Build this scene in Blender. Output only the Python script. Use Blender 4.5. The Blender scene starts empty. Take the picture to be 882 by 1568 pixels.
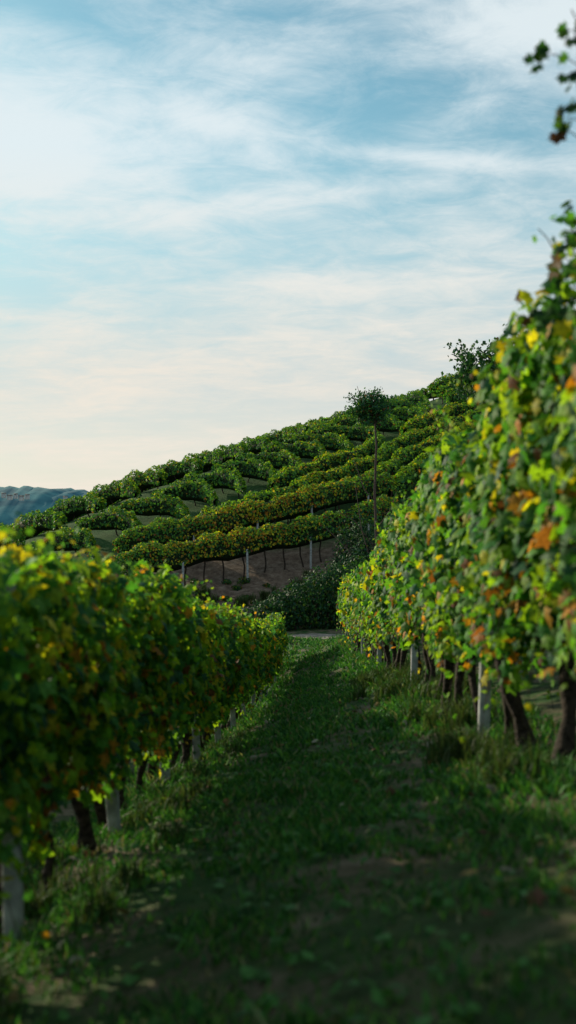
import bpy, math, numpy as np
from mathutils import Vector
rng=np.random.default_rng(7)
S=bpy.context.scene
col=S.collection

# ------------------------------------------------------------------ terrain
def sstep(a,b,v):
    t=np.clip((v-a)/(b-a),0,1); return t*t*(3-2*t)
def xl(y): return -1.3+.031*(y-6)
def xr(y): return 1.3+.018*y
def near_h(x,y):
    yc=np.clip(y,-12,60)
    t=(x-xl(yc))/(xr(yc)-xl(yc))
    t=np.where(t<0,np.maximum(t*.5,-2.5),t)
    t=np.where(t>1,1+np.minimum((t-1)*.7,3.5),t)
    wf=sstep(33,41.5,y); t=t*(1-wf)+.5*wf+.04*wf*t
    ye=np.where(yc<26,yc,26+8*(1-np.exp(-(yc-26)/8)))
    zl=-1.3-.12*ye; zr=-.75-.10*ye
    return zl+(zr-zl)*t
def hill_h(x,y):
    xc=np.clip(x,-70,70)
    s=y-(75+1.05*xc)
    f=np.where(s<0,0,np.where(s<12,.02*s*s,2.88+.48*(s-12)))
    return -16.9+.09*xc+.275*y-f-.10*np.clip(-9-xc,0,40)
def H(x,y):
    x=np.asarray(x,float); y=np.asarray(y,float)
    w=sstep(40,60,y)
    z=near_h(x,y)*(1-w)+hill_h(x,y)*w
    far=-24+3*np.sin(x*.011+1)*np.sin(y*.009)
    z=np.maximum(z,far)
    wn=sstep(-60,-200,y); z=z*(1-wn)+far*wn
    ws=sstep(90,260,np.abs(x)); z=z*(1-ws)+far*ws
    loc=np.exp(-((np.abs(x)+np.abs(y-30))/90)**2)
    z=z+loc*(.018*np.sin(x*3.1+y*1.7)+.02*np.sin(x*1.3-y*2.3+1)+.05*np.sin(y*.55+x*.3)*np.sin(x*.9))
    bank=sstep(43.5,46,y)*(1-sstep(52,55,y))*sstep(-14,-8,x)*(1-sstep(8,12,x))
    z=z+bank*(.10*np.sin(x*1.9+y*.7)*np.sin(y*1.6-x*.6)+.06*np.sin(x*4.3+1)*np.sin(y*3.7+x))
    return z

# ------------------------------------------------------------------ mesh helpers
def mesh_obj(name,verts,faces_flat,loop_n,mats,parent=None,cols=None,matidx=None,smooth=False):
    me=bpy.data.meshes.new(name)
    verts=np.asarray(verts,np.float32); ff=np.asarray(faces_flat,np.int32).ravel()
    ln=np.asarray(loop_n,np.int32)
    me.vertices.add(len(verts)); me.vertices.foreach_set('co',verts.ravel())
    me.loops.add(len(ff)); me.loops.foreach_set('vertex_index',ff)
    me.polygons.add(len(ln))
    st=np.concatenate([[0],np.cumsum(ln)[:-1]]).astype(np.int32)
    me.polygons.foreach_set('loop_start',st)
    me.polygons.foreach_set('loop_total',ln)
    if matidx is not None: me.polygons.foreach_set('material_index',np.asarray(matidx,np.int32))
    if smooth: me.polygons.foreach_set('use_smooth',np.ones(len(ln),bool))
    me.update(calc_edges=True)
    if cols is not None:
        a=me.color_attributes.new('Col','FLOAT_COLOR','POINT')
        c=np.ones((len(verts),4),np.float32); c[:,:3]=cols
        a.data.foreach_set('color',c.ravel())
    for m in (mats if isinstance(mats,(list,tuple)) else [mats]): me.materials.append(m)
    me.validate()
    o=bpy.data.objects.new(name,me); col.objects.link(o)
    if parent: o.parent=parent
    return o
def empty(name):
    e=bpy.data.objects.new(name,None); col.objects.link(e); e.empty_display_size=.5; return e

# leaf templates  (x across, y along toward tip, z out)
def grape():
    a=np.radians([-90,-62,-38,-15,8,35,60,90,120,145,172,195,218,242])
    r=np.array([.22,.62,.50,.78,.50,.92,.62,1.05,.62,.92,.50,.78,.50,.62])
    v=[[0,0,.12]]+[[rr*math.cos(t)*.62,rr*math.sin(t)*.62,-.10*rr*rr+.05*math.sin(5*t)] for t,rr in zip(a,r)]
    n=len(a); f=[[0,1+i,1+(i+1)%n] for i in range(n)]
    return np.array(v),np.array(f)
def simple():
    v=np.array([[0,-.5,0],[.42,-.05,-.08],[0,.6,-.1],[-.42,-.05,-.08],[0,0,.08]])
    return v,np.array([[0,1,4],[1,2,4],[2,3,4],[3,0,4]])
def quadt():
    v=np.array([[-.38,-.42,0],[.42,-.3,-.05],[.3,.5,.0],[-.35,.35,-.1]])
    return v,np.array([[0,1,2],[0,2,3]])
GR,SI,QU=grape(),simple(),quadt()
def norm(v): return v/np.maximum(np.linalg.norm(v,axis=-1,keepdims=True),1e-9)
def leaves_arr(pos,out,size,cols,tpl,jit=.7,hang=1.0):
    n=len(pos); T,F=tpl
    nn=norm(out+rng.normal(0,jit,(n,3)))
    d=np.tile([0,0,-hang],(n,1))+rng.normal(0,.55,(n,3))
    t=norm(d-nn*np.sum(d*nn,1,keepdims=True)); b=np.cross(nn,t)
    sz=np.broadcast_to(np.asarray(size,float),(n,)).reshape(-1,1,1)
    V=pos[:,None,:]+sz*(T[None,:,0:1]*b[:,None,:]+T[None,:,1:2]*t[:,None,:]+T[None,:,2:3]*nn[:,None,:])
    k=len(T)
    FF=F[None]+ (np.arange(n)*k)[:,None,None]
    C=np.repeat(cols,k,axis=0)
    return V.reshape(-1,3),FF.reshape(-1,3),C
class Acc:
    def __init__(s): s.v=[];s.f=[];s.c=[];s.n=0
    def add(s,V,F,C):
        s.v.append(V); s.f.append(F+s.n); s.c.append(C); s.n+=len(V)
    def obj(s,name,mat,parent=None,smooth=False):
        if not s.v: return None
        V=np.vstack(s.v);F=np.vstack(s.f);C=np.vstack(s.c)
        return mesh_obj(name,V,F,np.full(len(F),3),mat,parent,C,smooth=smooth)
def tube(acc,pts,rad,c=(1,1,1),k=6):
    pts=np.asarray(pts,float); m=len(pts); rad=np.broadcast_to(rad,(m,))
    tg=norm(np.gradient(pts,axis=0)); ref=np.array([.3,.95,.1]) if abs(tg[0][1])<.8 else np.array([1.,0,.1])
    a=norm(np.cross(tg,ref)); b=np.cross(tg,a)
    th=np.linspace(0,2*np.pi,k,endpoint=False)
    V=pts[:,None]+rad[:,None,None]*(np.cos(th)[None,:,None]*a[:,None]+np.sin(th)[None,:,None]*b[:,None])
    V=V.reshape(-1,3); F=[]
    for i in range(m-1):
        for j in range(k):
            p,q=i*k+j,i*k+(j+1)%k
            F+= [[p,q,q+k],[p,q+k,p+k]]
    for j in range(1,k-1):
        F.append([0,j+1,j]); F.append([(m-1)*k,(m-1)*k+j,(m-1)*k+j+1])
    acc.add(V,np.array(F),np.tile(c,(len(V),1)))
def box(acc,x,y,z0,z1,w,c=(1,1,1),lean=(0,0)):
    bv=w*.14; P=[]
    ring=[(-w/2+bv,-w/2),(w/2-bv,-w/2),(w/2,-w/2+bv),(w/2,w/2-bv),(w/2-bv,w/2),(-w/2+bv,w/2),(-w/2,w/2-bv),(-w/2,-w/2+bv)]
    for zz,s in ((z0,1),(z1-bv,1),(z1,.8)):
        for a,b in ring: P.append([x+a*s+lean[0]*(zz-z0),y+b*s+lean[1]*(zz-z0),zz])
    F=[]
    for i in range(2):
        for j in range(8):
            p,q=i*8+j,i*8+(j+1)%8; F+=[[p,q,q+8],[p,q+8,p+8]]
    for j in range(1,7): F.append([16,16+j,16+j+1])
    acc.add(np.array(P),np.array(F),np.tile(c,(len(P),1)))

# ------------------------------------------------------------------ materials
def newmat(name):
    m=bpy.data.materials.new(name); m.use_nodes=True; nt=m.node_tree; nt.nodes.clear()
    return m,nt,nt.nodes,nt.links
def foliage_mat(name,trans=.42,rough=.6,tint=(1.5,1.4,.4),spec=.15):
    m,nt,N,L=newmat(name)
    out=N.new('ShaderNodeOutputMaterial'); a=N.new('ShaderNodeAttribute'); a.attribute_name='Col'
    p=N.new('ShaderNodeBsdfPrincipled'); p.inputs['Roughness'].default_value=rough
    p.inputs['Specular IOR Level'].default_value=spec
    nz=N.new('ShaderNodeTexNoise'); nz.inputs['Scale'].default_value=40; nz.inputs['Detail'].default_value=3
    tc=N.new('ShaderNodeTexCoord'); L.new(tc.outputs['Object'],nz.inputs['Vector'])
    mr=N.new('ShaderNodeMapRange'); mr.inputs[1].default_value=.3; mr.inputs[2].default_value=.7
    mr.inputs[3].default_value=.65; mr.inputs[4].default_value=1.3; L.new(nz.outputs[0],mr.inputs[0])
    mu=N.new('ShaderNodeVectorMath'); mu.operation='SCALE'; L.new(a.outputs['Color'],mu.inputs[0]); L.new(mr.outputs[0],mu.inputs['Scale'])
    L.new(mu.outputs[0],p.inputs['Base Color'])
    t=N.new('ShaderNodeBsdfTranslucent')
    m2=N.new('ShaderNodeVectorMath'); m2.operation='MULTIPLY'; m2.inputs[1].default_value=tint
    L.new(mu.outputs[0],m2.inputs[0]); L.new(m2.outputs[0],t.inputs['Color'])
    mx=N.new('ShaderNodeMixShader'); mx.inputs[0].default_value=trans
    L.new(p.outputs[0],mx.inputs[1]); L.new(t.outputs[0],mx.inputs[2]); L.new(mx.outputs[0],out.inputs[0])
    return m
def rough_mat(name,c1,c2,scale=8,bump=.4,rough=.9,attr=False):
    m,nt,N,L=newmat(name)
    out=N.new('ShaderNodeOutputMaterial'); p=N.new('ShaderNodeBsdfPrincipled')
    p.inputs['Roughness'].default_value=rough; p.inputs['Specular IOR Level'].default_value=.2
    tc=N.new('ShaderNodeTexCoord'); nz=N.new('ShaderNodeTexNoise'); nz.inputs['Scale'].default_value=scale; nz.inputs['Detail'].default_value=8
    L.new(tc.outputs['Object'],nz.inputs['Vector'])
    cr=N.new('ShaderNodeValToRGB'); cr.color_ramp.elements[0].position=.35; cr.color_ramp.elements[1].position=.68
    cr.color_ramp.elements[0].color=(*c1,1); cr.color_ramp.elements[1].color=(*c2,1)
    L.new(nz.outputs[0],cr.inputs[0]); L.new(cr.outputs[0],p.inputs['Base Color'])
    b=N.new('ShaderNodeBump'); b.inputs['Strength'].default_value=bump; b.inputs['Distance'].default_value=.05
    L.new(nz.outputs[0],b.inputs['Height']); L.new(b.outputs[0],p.inputs['Normal']); L.new(p.outputs[0],out.inputs[0])
    return m
M_leaf=foliage_mat('vine_leaf',.5)
M_hill=foliage_mat('hill_vine_leaf',.38)
M_bush=foliage_mat('bush_leaf',.25,tint=(1.1,1.1,.6))
M_grass=foliage_mat('grass_blade',.3,.6,tint=(1.1,1.2,.5),spec=.1)
M_dead=foliage_mat('dry_leaf',.2,.8,tint=(1.1,1,.8),spec=.1)
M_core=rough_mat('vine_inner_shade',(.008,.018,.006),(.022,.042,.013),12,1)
M_trunk=rough_mat('vine_bark',(.02,.014,.010),(.07,.05,.038),30,.8)
M_post=rough_mat('weathered_concrete',(.22,.23,.23),(.42,.43,.42),14,.2)
M_wire=rough_mat('wire',(.15,.15,.15),(.25,.25,.25),14,.1,.5)
M_bark=rough_mat('tree_bark',(.05,.035,.03),(.12,.085,.07),20,.6)
M_gravel=rough_mat('gravel',(.17,.14,.11),(.38,.32,.26),5,.6)

def ground_mat():
    m,nt,N,L=newmat('ground_grass_and_dirt')
    out=N.new('ShaderNodeOutputMaterial'); p=N.new('ShaderNodeBsdfPrincipled')
    p.inputs['Roughness'].default_value=.95; p.inputs['Specular IOR Level'].default_value=.1
    tc=N.new('ShaderNodeTexCoord')
    def noise(s,d=8,r=.6):
        n=N.new('ShaderNodeTexNoise'); n.inputs['Scale'].default_value=s; n.inputs['Detail'].default_value=d
        n.inputs['Roughness'].default_value=r; L.new(tc.outputs['Object'],n.inputs['Vector']); return n.outputs[0]
    def ramp(i,st):
        r=N.new('ShaderNodeValToRGB')
        while len(r.color_ramp.elements)<len(st): r.color_ramp.elements.new(.5)
        for e,(q,c) in zip(r.color_ramp.elements,st): e.position=q; e.color=(*c,1)
        L.new(i,r.inputs[0]); return r.outputs[0]
    def mix(f,a,b):
        x=N.new('ShaderNodeMix'); x.data_type='RGBA'; L.new(f,x.inputs[0]); L.new(a,x.inputs[6]); L.new(b,x.inputs[7]); return x.outputs[2]
    grass=ramp(noise(7),[(.3,(.02,.052,.015)),(.5,(.042,.10,.028)),(.7,(.075,.125,.04))])
    dirt=ramp(noise(2.6,12,.78),[(.32,(.055,.036,.026)),(.5,(.17,.118,.085)),(.66,(.31,.235,.175))])
    patch=ramp(noise(1.3,5,.65),[(.45,(0,0,0)),(.60,(.75,.75,.75))])
    at=N.new('ShaderNodeAttribute'); at.attribute_name='Col'
    sep=N.new('ShaderNodeSeparateColor'); L.new(at.outputs['Color'],sep.inputs[0])
    iv=N.new('ShaderNodeMath'); iv.operation='MULTIPLY'
    i1=N.new('ShaderNodeMath'); i1.operation='SUBTRACT'; i1.inputs[0].default_value=1; L.new(sep.outputs[1],i1.inputs[1])
    L.new(patch,iv.inputs[0]); L.new(i1.outputs[0],iv.inputs[1])
    g1=mix(iv.outputs[0],grass,dirt)
    ad=N.new('ShaderNodeMath'); ad.operation='MULTIPLY_ADD'; L.new(noise(1.1,6),ad.inputs[0]); ad.inputs[1].default_value=1.6
    sb=N.new('ShaderNodeMath'); sb.operation='SUBTRACT'; L.new(sep.outputs[0],sb.inputs[0]); sb.inputs[1].default_value=.85
    ml=N.new('ShaderNodeMath'); ml.operation='MULTIPLY'; L.new(sep.outputs[0],ml.inputs[0]); ml.inputs[1].default_value=1.3
    L.new(sb.outputs[0],ad.inputs[2]); ad.use_clamp=True
    m3=N.new('ShaderNodeMath'); m3.operation='MULTIPLY'; m3.use_clamp=True; L.new(ad.outputs[0],m3.inputs[0]); L.new(ml.outputs[0],m3.inputs[1])
    g2=mix(m3.outputs[0],g1,dirt)
    far=ramp(noise(.02,6),[(.35,(.03,.05,.03)),(.5,(.06,.08,.04)),(.65,(.10,.10,.06))])
    g3=mix(sep.outputs[2],g2,far)
    L.new(g3,p.inputs['Base Color'])
    b=N.new('ShaderNodeBump'); b.inputs['Strength'].default_value=.9; b.inputs['Distance'].default_value=.08
    L.new(noise(9,10,.7),b.inputs['Height']); L.new(b.outputs[0],p.inputs['Normal']); L.new(p.outputs[0],out.inputs[0])
    return m
# ------------------------------------------------------------------ ground
far_ax=np.array([100,120,150,200,260,350,500,700,1000,1500,2200,3200,5000.])
gx=np.unique(np.concatenate([np.arange(-26,30,.3),np.arange(-60,-26,2),np.arange(30,100,2),-far_ax,far_ax,[-90,-80,-70]]))
gy=np.unique(np.concatenate([np.arange(-4,112,.3),np.arange(-30,-4,2),-far_ax,np.arange(112,200,4),far_ax[3:],[-60,-45,-80]]))
X,Y=np.meshgrid(gx,gy); Z=H(X,Y)
nx,ny=len(gx),len(gy)
idx=np.arange(nx*ny).reshape(ny,nx)
F=np.stack([idx[:-1,:-1],idx[:-1,1:],idx[1:,1:],idx[1:,:-1]],-1).reshape(-1,4)
dirt=sstep(44,46.5,Y)*(1-sstep(55,58,Y))*sstep(-9,-5,X)*(1-sstep(6,12,X))
for fx in (xl,xr):
    dirt=np.maximum(dirt,.75*np.exp(-((X-fx(Y))/.45)**2)*(1-sstep(36,40,Y)))
dirt=np.maximum(dirt,.65*np.exp(-((X-xr(Y)+.2)/1.1)**2)*(1-sstep(5,9,Y)))
farm=sstep(120,260,np.hypot(X,Y-40))
C=np.stack([dirt,sstep(52,58,Y)*.9,farm],-1).reshape(-1,3)
mesh_obj('ground',np.stack([X,Y,Z],-1).reshape(-1,3),F,np.full(len(F),4),ground_mat(),cols=C,smooth=True)
# farm track crossing the end of the lane
px_=np.arange(-30,40,.5); V=[];Fp=[]
for i,x in enumerate(px_):
    for j,o in enumerate(np.linspace(-.9,.9,7)):
        y=42.5+.05*x+o*(1+.15*math.sin(x*1.7+j))+.12*math.sin(x*.8+j); V.append([x,y,H(x,y)+.035-.03*(j in(0,6))])
for i in range(len(px_)-1):
    for j in range(6):
        a=i*7+j; Fp.append([a,a+7,a+8,a+1])
mesh_obj('gravel_path',V,Fp,np.full(len(Fp),4),M_gravel,smooth=True)

# ------------------------------------------------------------------ leaf colours
PAL=np.array([[.055,.18,.042],[.10,.26,.04],[.21,.36,.03],[.48,.43,.03],[.46,.22,.03],[.19,.08,.03],[.035,.12,.06]])
def lcol(n,w):
    w=np.asarray(w,float)
    if w.ndim==1: w=np.tile(w,(n,1))
    w=w/w.sum(1,keepdims=True); cs=np.cumsum(w,1); r=rng.random((n,1))
    i=np.argmax(r<cs,axis=1); c=PAL[i]*rng.uniform(.7,1.35,(n,1))
    return c*rng.uniform(.9,1.1,(n,3))
def lump(s,z,ph=0):
    return .5*np.sin(s*2.1+ph)+.35*np.sin(s*4.7+z*3+ph*2)+.3*np.sin(z*5.2+s*1.3+ph)+.25*np.sin(s*9.1-z*6+ph)

# ------------------------------------------------------------------ foreground vine rows
def vine_row(fx,y0,y1,Ht,bot,hw,ph,posts,dens=1.0,yellow=1.0,sideface=1,big=1.0,upl=.42,poff=.06):
    par=empty('vine_row')
    acc=Acc()
    segs=[(y0,3,200,.115,GR),(3,9,520,.10,GR),(9,16,380,.11,GR),(16,26,260,.125,SI),(26,60,200,.14,SI)]
    for a,b,d,sz,tp in segs:
        a=max(a,y0); b=min(b,y1)
        if b<=a: continue
        n=int((b-a)*d*dens*2.2)
        s=rng.uniform(a,b,n); v=rng.random(n)**.9
        top=Ht(s)+.10*lump(s,0,ph)+.05*np.sin(s*17+ph); z0=bot+.08*np.sin(s*3.3+ph)+.12*np.sin(s*6.9)+.07*np.sin(s*13.7+ph)
        zz=z0+(top-z0)*v
        side=np.where(rng.random(n)<.62,sideface,-sideface)
        prof=hw*(.62+.38*np.sin(np.clip(v,0,1)*np.pi*.93+.1))*(1+.38*lump(s,zz,ph+side))
        inner=rng.random(n)**.45
        off=side*prof*inner
        topm=v>.9
        off=np.where(topm,rng.uniform(-1,1,n)*prof,off)
        x=fx(s)+off; z=H(fx(s),s)+zz
        out=np.stack([side*1.0,rng.normal(0,.25,n),.35+.9*topm],-1)
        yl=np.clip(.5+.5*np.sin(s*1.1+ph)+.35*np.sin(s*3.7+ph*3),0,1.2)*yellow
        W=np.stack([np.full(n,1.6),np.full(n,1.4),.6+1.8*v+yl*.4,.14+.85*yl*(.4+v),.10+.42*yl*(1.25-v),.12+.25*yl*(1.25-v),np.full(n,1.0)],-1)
        c=lcol(n,W)
        acc.add(*leaves_arr(np.stack([x,s,z],-1),out,sz*big*rng.uniform(.6,1.35,n),c,tp,.62))
    ns=int((y1-y0)*6.5)
    stems=Acc()
    for i in range(ns):
        s0=rng.uniform(y0,y1); up=rng.random()<.68
        if s0>20 and rng.random()<.4: continue
        sd=rng.choice([-1,1],p=[.35,.65])*sideface
        L=rng.uniform(.12,upl)*(1 if up else 1.2); k=max(3,int(L/.055))
        t=np.linspace(0,1,k)
        if up:
            bx=fx(s0)+sd*rng.uniform(0,hw*.6); bz=Ht(s0)-.1
            P=np.stack([bx+sd*t*t*rng.uniform(0,.25),s0+t*rng.normal(0,.12),bz+L*t-.12*t*t],-1)
        else:
            bx=fx(s0)+sd*hw*.8; bz=bot+rng.uniform(.0,.5)
            P=np.stack([bx+sd*t*.12,s0+t*rng.normal(0,.1),bz-L*t*t],-1)
        P[:,2]+=H(fx(s0),s0)
        tube(stems,P,np.linspace(.004,.002,k),k=4)
        n=k*2; q=np.repeat(P,2,0)+rng.normal(0,.035,(n,3))
        sz=np.repeat(np.linspace(.085,.04,k),2)*(1.3 if s0>15 else 1)
        acc.add(*leaves_arr(q,np.tile([sd*.6,0,.5],(n,1)),sz,lcol(n,[.6,1.3,1.8,.45*yellow,.2,.15,.2]),GR if s0<16 else SI,.8))
    acc.obj('leaves',M_leaf,par)
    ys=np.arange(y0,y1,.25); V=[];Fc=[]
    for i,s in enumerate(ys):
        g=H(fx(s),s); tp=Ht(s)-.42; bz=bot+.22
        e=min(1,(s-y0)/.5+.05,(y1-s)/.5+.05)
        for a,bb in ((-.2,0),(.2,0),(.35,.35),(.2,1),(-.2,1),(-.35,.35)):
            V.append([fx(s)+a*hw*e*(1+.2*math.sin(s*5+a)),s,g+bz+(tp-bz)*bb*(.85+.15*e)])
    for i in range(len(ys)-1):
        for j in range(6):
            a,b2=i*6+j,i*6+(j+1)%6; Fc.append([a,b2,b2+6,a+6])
    mesh_obj('inner_shade_core',V,Fc,np.full(len(Fc),4),M_core,par)  # solid dark hull added to block see-through, standing in for inner shade
    tr=Acc()
    for s in np.arange(y0+.3,y1,.85):
        s+=rng.uniform(-.12,.12); g=float(H(fx(s),s)); k=7
        t=np.linspace(0,1,k); le=rng.normal(0,.18); lx=rng.normal(0,.08)
        P=np.stack([fx(s)+lx*t+.04*np.sin(t*6+s),s+le*t+.06*np.sin(t*5+s*2),g-.08+t*(bot+.32)],-1)
        tube(tr,P,np.linspace(.05,.03,k)*rng.uniform(.7,1.2)*(1+.25*np.sin(t*14)),k=7)
        for d in (-1,1):
            Q=P[-1]+np.stack([.03*np.sin(t*7),d*t*.42,.10*t+.03*np.sin(t*9)],-1); tube(tr,Q,np.linspace(.025,.012,k),k=5)
        for _ in range(4):
            o=rng.normal(0,.05,2); a=rng.uniform(-.4,.4)
            Q=np.stack([fx(s)+o[0]+t*rng.normal(0,.12),s+a+t*rng.normal(0,.15),g+bot+.2-t*rng.uniform(-.3,.35)],-1)
            tube(tr,Q,.006,k=4)
    tr.obj('trunks',M_trunk,par,True)
    po=Acc()
    for s in posts:
        g=float(H(fx(s),s)); box(po,fx(s)+sideface*poff,s,g-.2,g+float(Ht(s))-.12,.078,lean=(rng.normal(0,.015)-sideface*poff*.35,rng.normal(0,.03)))
    po.obj('posts',M_post,par)
    wi=Acc(); ys=np.arange(y0,y1,1.0)
    for h in (bot+.12,bot+.5,bot+.9):
        tube(wi,np.stack([fx(ys),ys,H(fx(ys),ys)+h],-1),.0022,k=4)
    wi.obj('wires',M_wire,par)
    stems.obj('shoots',M_trunk,par)
    return par
HL=lambda s: 1.78+.06*np.sin(np.asarray(s)*.8)+0*np.asarray(s)
def HR(s):
    s=np.asarray(s,float)
    return 2.20+.13*np.sin(s*1.3+1.2)-.14*sstep(9.0,12,s)-.26*sstep(16,24,s)
pl=[2.5,4.9,7.35,9.7,12.1,14.6,17,19.5,22,24.5,27,29.5,32,34.5,35.9]
prr=[1.0,4.3,8.1,13.4,20,26,32,37.4]
vine_row(xl,-2,36,HL,.52,.31,0.3,pl,1.0,1.05,1,poff=.16)
vine_row(xr,-2,37.5,HR,.64,.33,2.1,prr,1.05,.75,-1,upl=.55)
vine_row(lambda y:xl(y)-2.7,-2,36,HL,.85,.30,4.3,pl,.3,.8,1,1.6)
vine_row(lambda y:xr(y)+2.7,-2,37,HR,.50,.30,5.1,prr,.35,.8,-1,1.6)

# long shoots reaching out of the right-hand row
def shoot(P,twigs,par_name,leaf):
    P=np.asarray(P,float); t=np.linspace(0,1,22); tt=np.linspace(0,1,len(P))
    Q=np.stack([np.interp(t,tt,P[:,i]) for i in range(3)],-1)+.01*np.sin(t*17)[:,None]*np.array([1,.4,.3])
    par=empty(par_name); st=Acc(); tube(st,Q,np.linspace(.006,.0025,22),k=5)
    acc=Acc()
    for tw in twigs:
        tw=np.array(tw[:3]); i=np.argmin(np.abs(Q[:,2]-tw[2]+.05)); s=Q[i]
        r=np.linspace(0,1,6)[:,None]; tube(st,s+(tw-s)*r+np.array([0,0,.02])*np.sin(r*3.1),.0022,k=4)
        n=6; q=tw+rng.normal(0,.022,(n,3))
        acc.add(*leaves_arr(q,np.tile([-.4,-.6,.4],(n,1)),leaf*rng.uniform(.5,1.1,n),lcol(n,[1.5,.8,.2,.0,.0,.1,1.5])*.5,GR,.6))
    st.obj('cane',M_trunk,par); acc.obj('leaves',M_leaf,par)
shoot([[1.30,4.5,.8],[1.22,4.5,1.15],[1.15,4.4,1.5],[1.10,4.3,1.80],[1.08,4.3,1.9]],
      [(1.07,4.3,1.82),(.955,4.3,1.725),(1.065,4.3,1.65),(1.08,4.3,1.54),(1.02,4.3,1.455),(1.05,4.3,1.49)],'vine_shoot',.07)
shoot([[1.30,4.9,.7],[1.27,4.9,.95],[1.24,4.9,1.1],[1.235,4.9,1.3]],
      [(1.225,4.9,1.28),(1.22,4.9,1.18),(1.17,4.9,1.09),(1.175,4.9,.98),(1.2,4.9,.92),(1.15,4.9,.86),(1.06,5,.84)],'vine_shoot',.075)

# ------------------------------------------------------------------ hillside vineyard blocks
def hill_rows(name,lines,region,top=1.62,bot=.18,hw=.42,dens=330,size=.125,weights=(1.2,1.4,1.5,.2,.06,.06,.8),trunks=False,posts=False,wav=.45,hump=0):
    par=empty(name); acc=Acc(); V=[];Fc=[]; tr=Acc(); po=Acc()
    for (ox,oy,ux,uy) in lines:
        px,py=-uy,ux
        wob=lambda s:wav*np.sin(s*.33+oy*.05)+wav*.4*np.sin(s*.8+oy*.09)
        bend=[0,1]
        def cen(s):
            w_=wob(s)-(hump*np.minimum(((s-bend[0])/bend[1])**2,1.3) if hump and bend[1]>1 else 0)
            return ox+ux*s+px*w_,oy+uy*s+py*w_
        s=np.arange(-80,80,.4); x,y=cen(s); ins=region(x,y)
        i=0
        while i<len(s):
            if not ins[i]: i+=1; continue
            j=i
            while j+1<len(s) and ins[j+1]: j+=1
            if j-i>=4:
                a,b=s[i]+rng.uniform(-.3,.3),s[j]+rng.uniform(-.3,.3)
                bend[0]=a+(b-a)*.4; bend[1]=max(1.01,(b-a)*.5)
                n=int((b-a)*dens)
                ss=rng.uniform(a,b,n)
                e=np.clip(np.minimum(ss-a,b-ss)/1.0,0,1)**.5*.4+.6
                hj=.11*np.sin(ss*1.7+ox*3+oy)+.09*np.sin(ss*4.1+oy)+.06*np.sin(ss*8.3+oy*2)
                th=rng.uniform(-.35,np.pi+.35,n)
                cx,cz=np.cos(th),np.sin(th)
                rr=rng.uniform(.84,1.08,n)
                hwv=hw*(1+.2*np.sin(ss*2.3+oy)+.15*np.sin(ss*5.9+oy*2))*e
                midz=(top+bot)/2; hz=(top-bot)/2
                lat=np.sign(cx)*np.abs(cx)**.7*hwv*rr; zz=midz+np.sign(cz)*np.abs(cz)**.7*hz*e*rr+hj*np.clip(cz,0,1)
                c0,c1=cen(ss)
                P=np.stack([c0+px*lat,c1+py*lat,H(c0,c1)+zz],-1)
                out=np.stack([px*cx,py*cx,cz+.15],-1)
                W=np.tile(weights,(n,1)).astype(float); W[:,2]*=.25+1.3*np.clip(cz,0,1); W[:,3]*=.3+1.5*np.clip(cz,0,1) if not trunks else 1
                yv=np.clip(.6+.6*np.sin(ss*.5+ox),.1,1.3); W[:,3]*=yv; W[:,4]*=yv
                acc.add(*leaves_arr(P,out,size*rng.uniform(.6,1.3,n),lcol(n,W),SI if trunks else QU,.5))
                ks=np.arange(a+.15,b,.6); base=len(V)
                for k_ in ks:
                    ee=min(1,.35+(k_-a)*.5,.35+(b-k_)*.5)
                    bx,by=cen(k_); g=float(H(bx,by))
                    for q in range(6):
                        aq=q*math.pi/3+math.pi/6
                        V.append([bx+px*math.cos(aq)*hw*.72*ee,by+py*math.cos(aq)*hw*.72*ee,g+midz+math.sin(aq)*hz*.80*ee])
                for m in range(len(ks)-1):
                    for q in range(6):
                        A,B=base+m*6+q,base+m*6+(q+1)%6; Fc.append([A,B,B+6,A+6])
                for k_ in np.arange(a+.3,b,.95 if trunks else 1.8):
                    bx,by=cen(k_); g=float(H(bx,by))
                    t=np.linspace(0,1,5); l=rng.normal(0,.15)
                    tube(tr,np.stack([bx+l*t+.05*np.sin(t*6+k_),by+.04*np.sin(t*5),g-.1+t*(bot+.5)],-1),.04,k=5)
                if posts:
                    for k_ in list(np.arange(a+.9,b,3.1)):
                        bx,by=cen(k_); g=float(H(bx,by)); box(po,bx,by-hw*.8,g-.2,g+top-.9,.10,lean=(rng.normal(0,.03),0))
                bend[1]=1
            i=j+1
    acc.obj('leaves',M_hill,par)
    if Fc: mesh_obj('inner_shade_core',V,Fc,np.full(len(Fc),4),M_core,par)  # added dark filler hull, painted as the shade inside each row
    tr.obj('trunks',M_trunk,par)
    if posts: po.obj('posts',M_post,par)
    return par
def fam(dirx,diry,cs,ref=lambda c:(0,c)):
    l=math.hypot(dirx,diry); return [(*ref(c),dirx/l,diry/l) for c in cs]
y0f=lambda x:75+1.05*x
L1=lambda x:76.5+1.36*x
L2=lambda x:66.0+1.28*x
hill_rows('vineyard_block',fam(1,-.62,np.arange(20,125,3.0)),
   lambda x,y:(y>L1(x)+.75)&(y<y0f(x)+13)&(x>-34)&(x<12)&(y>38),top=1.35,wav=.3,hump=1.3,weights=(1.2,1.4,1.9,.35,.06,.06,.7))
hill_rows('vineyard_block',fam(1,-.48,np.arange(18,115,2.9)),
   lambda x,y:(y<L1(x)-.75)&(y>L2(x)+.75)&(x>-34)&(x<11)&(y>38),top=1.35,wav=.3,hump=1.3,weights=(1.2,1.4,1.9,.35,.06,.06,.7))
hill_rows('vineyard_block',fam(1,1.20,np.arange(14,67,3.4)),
   lambda x,y:(y<L2(x)-.8)&(y>58.0+.36*x)&(x>-24)&(x<26)&(y<110),weights=(1.0,1.3,2.0,1.0,.15,.1,.5),wav=.6,top=1.5)
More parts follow.
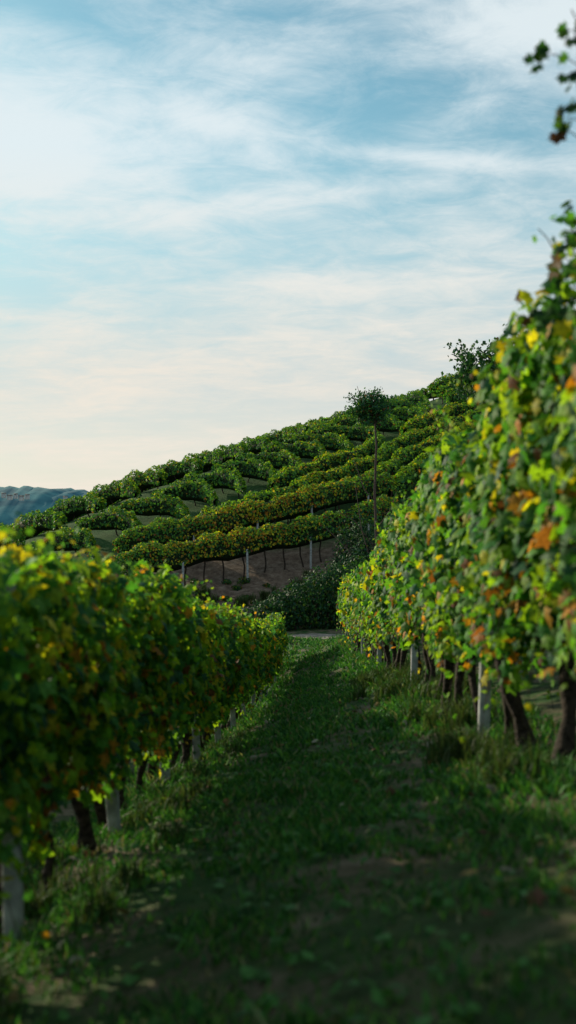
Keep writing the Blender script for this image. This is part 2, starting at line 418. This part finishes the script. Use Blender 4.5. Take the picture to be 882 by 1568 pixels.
hill_rows('vineyard_block',fam(1,.25,np.arange(60,125,3.1)),
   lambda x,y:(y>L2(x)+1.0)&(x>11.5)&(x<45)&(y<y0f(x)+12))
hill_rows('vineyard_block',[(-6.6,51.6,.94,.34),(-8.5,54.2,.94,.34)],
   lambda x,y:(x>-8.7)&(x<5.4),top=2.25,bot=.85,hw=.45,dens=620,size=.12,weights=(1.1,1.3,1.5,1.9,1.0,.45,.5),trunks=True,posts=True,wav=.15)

# ------------------------------------------------------------------ bushes
def blob_bush(name,blobs,n,size,weights=(1.5,.6,.15,.02,.0,.03,2),mat=M_bush):
    par=empty(name); acc=Acc()
    for (x,y,z,rx,ry,rz) in blobs:
        m=int(n*rx*rz+150); d=norm(rng.normal(0,1,(m,3))); r=rng.uniform(.62,1.12,m)*(1+.18*np.sin(d[:,0]*7+x)*np.sin(d[:,2]*6+y)+.1*np.sin(d[:,1]*13))
        P=np.array([x,y,z])+d*r[:,None]*np.array([rx,ry,rz])
        acc.add(*leaves_arr(P,d+[0,0,.3],size*rng.uniform(.6,1.4,m),lcol(m,weights)*.5,SI,.6))
    acc.obj('leaves',mat,par)
    st=Acc()
    for (x,y,z,rx,ry,rz) in blobs:
        g=float(H(x,y))
        for _ in range(5):
            t=np.linspace(0,1,5); dx,dy=rng.normal(0,rx*.4),rng.normal(0,ry*.4)
            tube(st,np.stack([x+dx*t,y+dy*t,g-.1+t*(z+rz*.6-g)],-1),np.linspace(.03,.008,5),k=5)
    st.obj('stems',M_bark,par)
    return par
def gz(x,y): return float(H(x,y))
bl=[]
for x,y,h in [(-1.6,45.2,.8),(-1.0,45,1.1),(-.3,45,1.5),(.3,44.9,1.8),(1.0,45,2.0),(1.6,45.2,2.3),(2.2,45.3,2.5),(2.9,45.6,2.7),(3.6,46,2.6),(-.4,46.4,1.1),(.3,46.6,1.5),(1.2,46.8,1.9),(2,47,2.2)]:
    bl.append((x,y,gz(x,y)+h*.45,.66,.6,h*.6))
blob_bush('bramble_hedge',bl,1400,.11)
bl=[(3.0,50,gz(3,50)+1.0,.75,.7,1.3),(3.7,50.6,gz(3.7,50.6)+1.5,.8,.7,1.6),(4.5,50.4,gz(4.5,50)+1.4,.8,.7,1.5),(3.3,51.2,gz(3.3,51.2)+1.9,.5,.5,1.2),(2.6,51.4,gz(2.6,51.4)+1.4,.5,.5,1.4)]
blob_bush('dark_shrub',bl,900,.12)
bl=[]
for x,y,h in [(-4.6,48.6,1.2),(-5.3,48.2,1.7),(-6.1,48,1.9),(-6.9,48,2.0),(-7.8,48.3,2.0),(-8.7,48.5,2.1),(-9.7,48.6,2.0),(-10.7,49,2.1),(-7.2,49.6,2.2),(-8.6,50,2.3)]:
    bl.append((x,y,gz(x,y)+h*.45,.75,.65,h*.58))
blob_bush('hedge_shrub',bl,1200,.12,(1,1.3,1.2,.2,0,.05,1))
bl=[]
for _ in range(34):
    x,y=rng.uniform(-6,3.5),rng.uniform(46,53); r=rng.uniform(.12,.34); bl.append((x,y,gz(x,y)+r*.3,r,r,r*.6))
blob_bush('bank_weeds',bl,500,.09,(1,1.3,.7,.1,.1,.3,1))

# ------------------------------------------------------------------ trees
def tree(name,base,trunk,r0,crown,n,size,weights,nb=14,mat=M_bush,bare=None,spread=.17,dark=.5,low=.35):
    par=empty(name); w=Acc(); lf=Acc()
    T=np.array(trunk,float)+np.array(base); tube(w,T,np.linspace(r0,r0*.45,len(T)),k=8)
    cx=np.array(crown[:3])+np.array(base); R=np.array(crown[3:])
    for i in range(nb):
        d=norm(rng.normal(0,1,(1,3)))[0]; d[2]=d[2]*(1 if d[2]>0 else low*2)
        f=rng.random()*.3; st=T[-1]*(1-f)+T[-2]*f
        en=cx+d*R*rng.uniform(.55,1.15); mid=(st+en)/2+rng.normal(0,.1,3)*R
        t=np.linspace(0,1,6)[:,None]
        Q=(1-t)**2*st+2*t*(1-t)*mid+t*t*en
        tube(w,Q,np.linspace(r0*.4,r0*.08,6),k=5)
        m=n//nb
        for kk in range(3):
            c=Q[[5,4,3][kk]]+rng.normal(0,.08,3)*R; mm=m//3
            P=c+rng.normal(0,spread,(mm,3))*R
            lf.add(*leaves_arr(P,np.tile([0,0,.8],(mm,1)),size*rng.uniform(.6,1.3,mm),lcol(mm,weights)*dark,SI,.8))
    if bare:
        for q in bare:
            Q=np.array(q,float)+np.array(base); tube(w,Q,np.linspace(.028,.008,len(Q)),k=4)
    w.obj('trunk_and_limbs',M_bark,par); lf.obj('crown',mat,par)
    return par
b=(3.79,49.2,gz(3.79,49.2)-.1); zt=4.1-b[2]
tree('slender_tree',b,[[0,0,0],[.05,0,zt*.3],[-.04,0,zt*.6],[.03,0,zt*.85],[-.05,0,zt+.1]],.075,[-.18,0,zt+.45,.86,.7,.68],5400,.10,(1,.5,.1,0,0,.2,2.2),nb=40,spread=.15,dark=1.0,low=.45,
   bare=[[[-.1,0,zt],[-.6,0,zt+.7],[-.8,0,zt+1.35]],[[-.1,0,zt],[-.75,0,zt+.5],[-1.15,0,zt+1.1]],[[0,0,zt*.55],[-.5,0,zt*.62],[-1.0,.1,zt*.8]],[[0,0,zt*.3],[-.9,0,zt*.45],[-1.6,0,zt*.5]],[[0,0,zt*.4],[.6,0,zt*.5],[.9,0,zt*.6]],[[-.3,0,zt*.1],[-1.2,0,zt*.3],[-2.2,0,zt*.42]],[[-.1,0,zt*.2],[-.6,0,zt*.4],[-.9,0,zt*.66]]])
b=(10.4,56,gz(10.4,56)-.1)
tree('walnut_tree',b,[[0,0,0],[.1,0,2],[0,.1,4],[-.1,0,7.0-b[2]-1.6]],.16,[-.5,0,7.0-b[2],1.95,1.8,1.75],3800,.20,(1.6,.9,.2,.02,0,.05,1.2),nb=27,spread=.15,dark=.65)

# ------------------------------------------------------------------ grass
def grass():
    acc=Acc()
    for a,b,n,h,w in [(1.5,5,30000,.045,.005),(5,10,42000,.055,.007),(10,20,36000,.07,.011),(20,42,30000,.09,.02)]:
        y=rng.uniform(a,b,n); x=rng.uniform(-.5,.5,n)*3.6+(xl(y)+xr(y))/2
        cl=np.sin(x*5+y*2.1)*np.sin(y*3.3-x*2)+.6*np.sin(x*11+y*7)+.5*np.sin(y*1.1+x*2.3)
        u=(x-xl(y))/(xr(y)-xl(y)); cl=cl-.7*np.exp(-((u-.3)/.1)**2)-.7*np.exp(-((u-.72)/.1)**2)
        edge=np.minimum(np.abs(x-xl(y)),np.abs(x-xr(y)))
        keep=rng.random(n)<np.clip(.55+.36*cl,.08,1)
        x,y,cl,edge=x[keep],y[keep],cl[keep],edge[keep]; n=len(x)
        hh=h*rng.uniform(.4,1.5,n)*(1+.22*cl)*(1+1.0*np.exp(-(edge/.35)**2)*rng.random(n))
        bend=rng.normal(0,.6,(n,2))*hh[:,None]; ang=rng.uniform(0,np.pi,n); ww=w*rng.uniform(.6,1.5,n)
        z=H(x,y)-.005
        d=np.stack([np.cos(ang),np.sin(ang)],-1)*ww[:,None]
        V=np.zeros((n,5,3))
        V[:,0,:2]=np.stack([x,y],-1)-d; V[:,0,2]=z; V[:,1,:2]=np.stack([x,y],-1)+d; V[:,1,2]=z
        m=np.stack([x,y],-1)+bend*.35
        V[:,2,:2]=m+d*.8; V[:,2,2]=z+hh*.6; V[:,3,:2]=m-d*.8; V[:,3,2]=z+hh*.6
        V[:,4,:2]=np.stack([x,y],-1)+bend; V[:,4,2]=z+hh*.95
        F=np.array([[0,1,2],[0,2,3],[3,2,4]])[None]+(np.arange(n)*5)[:,None,None]
        pal=np.array([[.04,.14,.032],[.075,.23,.045],[.115,.265,.045],[.24,.23,.125],[.03,.115,.04]])
        pw=np.array([1.3,1.2,.8,.35,.7]); c=pal[rng.choice(5,n,p=pw/pw.sum())]*rng.uniform(.7,1.3,(n,1))
        acc.add(V.reshape(-1,3),F.reshape(-1,3),np.repeat(c,5,0))
    def tufts(cx,cy,k,h):
        for _ in range(k):
            x0,y0=cx+rng.normal(0,.25),cy+rng.normal(0,.4); n=60
            x=x0+rng.normal(0,.05,n); y=y0+rng.normal(0,.05,n); hh=h*rng.uniform(.4,1.2,n); ang=rng.uniform(0,6.28,n)
            bd=np.stack([np.cos(ang),np.sin(ang)],-1)*(hh*rng.uniform(.2,.8,n))[:,None]; d=np.stack([-np.sin(ang),np.cos(ang)],-1)*.004*(1+cy/15)
            z=H(x,y); V=np.zeros((n,5,3)); p=np.stack([x,y],-1)
            V[:,0,:2]=p-d;V[:,1,:2]=p+d;V[:,0,2]=V[:,1,2]=z
            V[:,2,:2]=p+bd*.35+d*.7;V[:,3,:2]=p+bd*.35-d*.7;V[:,2,2]=V[:,3,2]=z+hh*.65
            V[:,4,:2]=p+bd;V[:,4,2]=z+hh*.9
            F=np.array([[0,1,2],[0,2,3],[3,2,4]])[None]+(np.arange(n)*5)[:,None,None]
            c=np.array([[.05,.10,.03],[.10,.13,.05]])[rng.integers(0,2,n)]*rng.uniform(.6,1.2,(n,1))
            acc.add(V.reshape(-1,3),F.reshape(-1,3),np.repeat(c,5,0))
    for y in np.arange(6,18,.6): tufts(float(xr(y))-.2,y,3,.24)
    for y in np.arange(3,16,.6): tufts(float(xl(y))+.2,y,2,.16)
    for x,y in [(-.3,48),(-2,49.5),(1,49),(2.2,48.5),(-3,47.5),(-.8,50.5),(3,48),(-1.5,46.5),(-3.6,51),(.6,51.5)]: tufts(x,y,8,.5)
    acc.obj('grass',M_grass)
grass()
n=2600; y=2+28*rng.random(n)**1.6; x=rng.uniform(-.5,.5,n)*3.0+(xl(y)+xr(y))/2
a=Acc(); a.add(*leaves_arr(np.stack([x,y,H(x,y)+.03],-1),np.tile([0,0,1.],(n,1)),rng.uniform(.03,.07,n),np.array([.07,.18,.05])*rng.uniform(.5,1.6,(n,1)),SI,.4)); a.obj('weeds',M_grass)
n=420; y=2+30*rng.random(n)**1.4; side=rng.random(n)
x=np.where(side<.3,xl(y)+np.abs(rng.normal(0,.4,n)),np.where(side<.75,xr(y)-np.abs(rng.normal(0,.55,n)),(xl(y)+xr(y))/2+rng.uniform(-1.2,1.2,n)))
cp=np.array([[.26,.13,.06],[.30,.21,.08],[.17,.09,.06],[.38,.35,.26]]); 
a=Acc(); a.add(*leaves_arr(np.stack([x,y,H(x,y)+.04],-1),np.tile([0,0,1.],(n,1)),rng.uniform(.04,.085,n),cp[rng.integers(0,4,n)]*rng.uniform(.5,1.1,(n,1)),GR,.35)); a.obj('fallen_leaves',M_dead)

# ------------------------------------------------------------------ distant hills and houses
def ridge(name,y,xs,zf,base,depth,mat):
    V=[];F=[];k=9
    for x in xs:
        for j in range(k):
            t=j/(k-1); V.append([x,y+depth*(t-.5),base+(zf(x)-base)*math.sin(t*math.pi)**.8+4*math.sin(x*.03+j*2)*math.sin(t*math.pi)])
    for i in range(len(xs)-1):
        for j in range(k-1):
            q=i*k+j; F.append([q,q+k,q+k+1,q+1])
    return mesh_obj(name,V,F,np.full(len(F),4),mat,smooth=True)
Md=rough_mat('distant_woodland_haze',(.02,.11,.15),(.10,.27,.28),.035,.0,1)  # aerial haze painted into both woodland colours as a blue tint
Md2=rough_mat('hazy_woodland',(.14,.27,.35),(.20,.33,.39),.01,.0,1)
def zr1(x): 
    u=x/1500*1742+441
    return 1500/1742*(784-(749+14*float(sstep(105,165,np.array(u)))-6*math.exp(-((u-80)/28)**2)-2*math.sin(u*.05)+1.5*math.sin(u*.31)+1.0*math.sin(u*.7)))
ridge('distant_hill',1500,np.arange(-1600,1600,6),zr1,-30,500,Md)
def zr2(x):
    u=x/2600*1742+441
    return 2600/1742*(784-(752+4*math.sin(u*.02)+2*math.sin(u*.11)))
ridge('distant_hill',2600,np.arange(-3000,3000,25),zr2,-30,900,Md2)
Mw=rough_mat('plaster',(.42,.43,.42),(.55,.55,.54),.5,0); Mr=rough_mat('hazy_roof_tile',(.20,.18,.17),(.28,.24,.22),.5,0); Mk=rough_mat('window_dark',(.03,.03,.04),(.05,.05,.06),1,0)  # roof colour greyed and lightened to paint in distance haze
def house(x,y,z,w,d,h):
    par=empty('farm_house')
    V=[[x+a*w,y+b*d,z+c*h] for c in (-.9,1) for a,b in ((-.5,-.5),(.5,-.5),(.5,.5),(-.5,.5))]
    mesh_obj('walls',V,[[0,1,5,4],[1,2,6,5],[2,3,7,6],[3,0,4,7],[4,5,6,7]],[4]*5,Mw,par)
    r=h*1.4; e=.58
    V=[[x-e*w,y-e*d,z+h*1.005],[x+e*w,y-e*d,z+h*1.005],[x+e*w,y+e*d,z+h*1.005],[x-e*w,y+e*d,z+h*1.005],[x-e*w,y,z+r],[x+e*w,y,z+r]]
    mesh_obj('roof',V,np.array([0,1,5,4,2,3,4,5,0,4,3,1,2,5,0,3,2,1]),[4,4,3,3,4],Mr,par)
    V=[];F=[]
    for i in range(3):
        for j in range(2):
            q=len(V); a=x+(-.3+.3*i)*w; zz=z+h*(.2+.42*j)
            V+=[[a-.05*w,y-.503*d,zz],[a+.05*w,y-.503*d,zz],[a+.05*w,y-.503*d,zz+h*.2],[a-.05*w,y-.503*d,zz+h*.2]]; F.append([q,q+1,q+2,q+3])
    mesh_obj('windows',V,F,[4]*len(F),Mk,par)
for u,v,w in [(6,758,4),(15,761,5),(24,759,3.5),(33,762,5),(42,760,4),(100,763,4)]:
    y=1255; house((u-441)/1742*y,y,(784-v)/1742*y-1,w,5,2.6)

# ------------------------------------------------------------------ sun and sky
az=math.radians(-44); el=math.radians(17)
sd=Vector((math.sin(az)*math.cos(el),math.cos(az)*math.cos(el),math.sin(el)))
sl=bpy.data.lights.new('sun','SUN'); sl.energy=5.0; sl.angle=math.radians(.6); sl.color=(1,.90,.66)
so=bpy.data.objects.new('sun',sl); col.objects.link(so); so.rotation_euler=sd.to_track_quat('Z','Y').to_euler(); so.location=(-30,30,40)
W=bpy.data.worlds.new('World'); S.world=W; W.use_nodes=True
nt=W.node_tree; N=nt.nodes; L=nt.links; N.clear()
out=N.new('ShaderNodeOutputWorld'); bg=N.new('ShaderNodeBackground'); bg.inputs[1].default_value=.118
sky=N.new('ShaderNodeTexSky'); sky.sky_type='NISHITA'; sky.sun_disc=False; sky.sun_elevation=el; sky.sun_rotation=az
sky.air_density=1.0; sky.dust_density=.6; sky.ozone_density=1.5
tc=N.new('ShaderNodeTexCoord'); sp=N.new('ShaderNodeSeparateXYZ'); L.new(tc.outputs['Generated'],sp.inputs[0])
def M(op,a,b=None,c=None,clamp=False):
    n=N.new('ShaderNodeMath'); n.operation=op; n.use_clamp=clamp
    for i,v in enumerate((a,b,c)):
        if v is None: continue
        if isinstance(v,(int,float)): n.inputs[i].default_value=v
        else: L.new(v,n.inputs[i])
    return n.outputs[0]
x,y,z=sp.outputs
zc=M('ADD',M('MAXIMUM',z,0),.16)
cx=M('DIVIDE',x,zc); cy=M('DIVIDE',y,zc)
cmb=N.new('ShaderNodeCombineXYZ'); L.new(cx,cmb.inputs[0]); L.new(cy,cmb.inputs[1])
mp=N.new('ShaderNodeMapping'); mp.inputs['Rotation'].default_value=(0,0,math.radians(12)); mp.inputs['Scale'].default_value=(1.3,1.7,1); mp.inputs['Location'].default_value=(5.1,2.2,0)
L.new(cmb.outputs[0],mp.inputs[0])
def noise(vec,s,d,r,dist=0):
    n=N.new('ShaderNodeTexNoise'); n.inputs['Scale'].default_value=s; n.inputs['Detail'].default_value=d; n.inputs['Roughness'].default_value=r; n.inputs['Distortion'].default_value=dist
    L.new(vec,n.inputs['Vector']); return n.outputs[0]
n1=noise(mp.outputs[0],1.3,9,.58,.5); n2=noise(mp.outputs[0],5.0,9,.68,.6)
def blob(x0,z0,sx,sz,amp,tilt=0):
    zz=M('SUBTRACT',z,M('MULTIPLY',M('SUBTRACT',x,x0),tilt)) if tilt else z
    a=M('DIVIDE',M('SUBTRACT',x,x0),sx); b=M('DIVIDE',M('SUBTRACT',zz,z0),sz)
    r=M('ADD',M('MULTIPLY',a,a),M('MULTIPLY',b,b)); return M('MULTIPLY',M('POWER',2.718,M('MULTIPLY',r,-1)),amp)
bl=[blob(-.22,.30,.11,.055,.42),blob(.20,.395,.10,.05,.40),blob(-.08,.40,.12,.03,-.08),blob(.06,.335,.11,.02,-.12),
    blob(.12,.295,.09,.007,.26,-.1),blob(-.02,.26,.10,.014,.28,.1),blob(-.22,.225,.08,.014,-.12),blob(-.07,.325,.04,.01,.18,-.2),
    blob(.05,.19,.2,.02,.2,.1),blob(-.1,.13,.2,.02,.15,.1)]
bsum=bl[0]
for q in bl[1:]: bsum=M('ADD',bsum,q)
den=M('ADD',M('ADD',M('MULTIPLY',n1,1.0),M('MULTIPLY',n2,.58)),bsum)
mr=N.new('ShaderNodeMapRange'); mr.interpolation_type='SMOOTHSTEP'; mr.inputs[1].default_value=.60; mr.inputs[2].default_value=1.16; L.new(den,mr.inputs[0])
cloud=M('MULTIPLY',mr.outputs[0],.92)
hz=N.new('ShaderNodeMapRange'); hz.interpolation_type='SMOOTHSTEP'; hz.inputs[1].default_value=.36; hz.inputs[2].default_value=.10; hz.inputs[3].default_value=0; hz.inputs[4].default_value=.88; L.new(z,hz.inputs[0])
cc=N.new('ShaderNodeValToRGB'); e=cc.color_ramp.elements; e[0].position=.12; e[0].color=(7.7,6.95,6.0,1); e[1].position=.30; e[1].color=(6.7,7.4,7.65,1)
L.new(z,cc.inputs[0])
hc=N.new('ShaderNodeValToRGB'); e=hc.color_ramp.elements; e[0].position=.04; e[0].color=(6.5,6.0,5.6,1); e[1].position=.22; e[1].color=(4.1,5.25,5.85,1)
L.new(z,hc.inputs[0])
def mixc(f,a,b):
    m=N.new('ShaderNodeMix'); m.data_type='RGBA'; L.new(f,m.inputs[0]); L.new(a,m.inputs[6]); L.new(b,m.inputs[7]); return m.outputs[2]
tint=N.new('ShaderNodeVectorMath'); tint.operation='MULTIPLY'; tint.inputs[1].default_value=(.85,1.22,1.08); L.new(sky.outputs[0],tint.inputs[0])
c1=mixc(hz.outputs[0],tint.outputs[0],hc.outputs[0]); c2=mixc(cloud,c1,cc.outputs[0])
L.new(c2,bg.inputs[0]); L.new(bg.outputs[0],out.inputs[0])

# ------------------------------------------------------------------ camera
cd=bpy.data.cameras.new('camera'); cd.sensor_fit='VERTICAL'; cd.sensor_height=36; cd.lens=40; cd.clip_end=9000; cd.clip_start=.05
cd.dof.use_dof=True; cd.dof.focus_distance=58; cd.dof.aperture_fstop=1.8
co=bpy.data.objects.new('camera',cd); col.objects.link(co); co.location=(0,0,0); co.rotation_euler=(math.radians(90),0,0)
S.camera=co
S.view_settings.view_transform='Standard'; S.view_settings.look='None'; S.view_settings.exposure=0
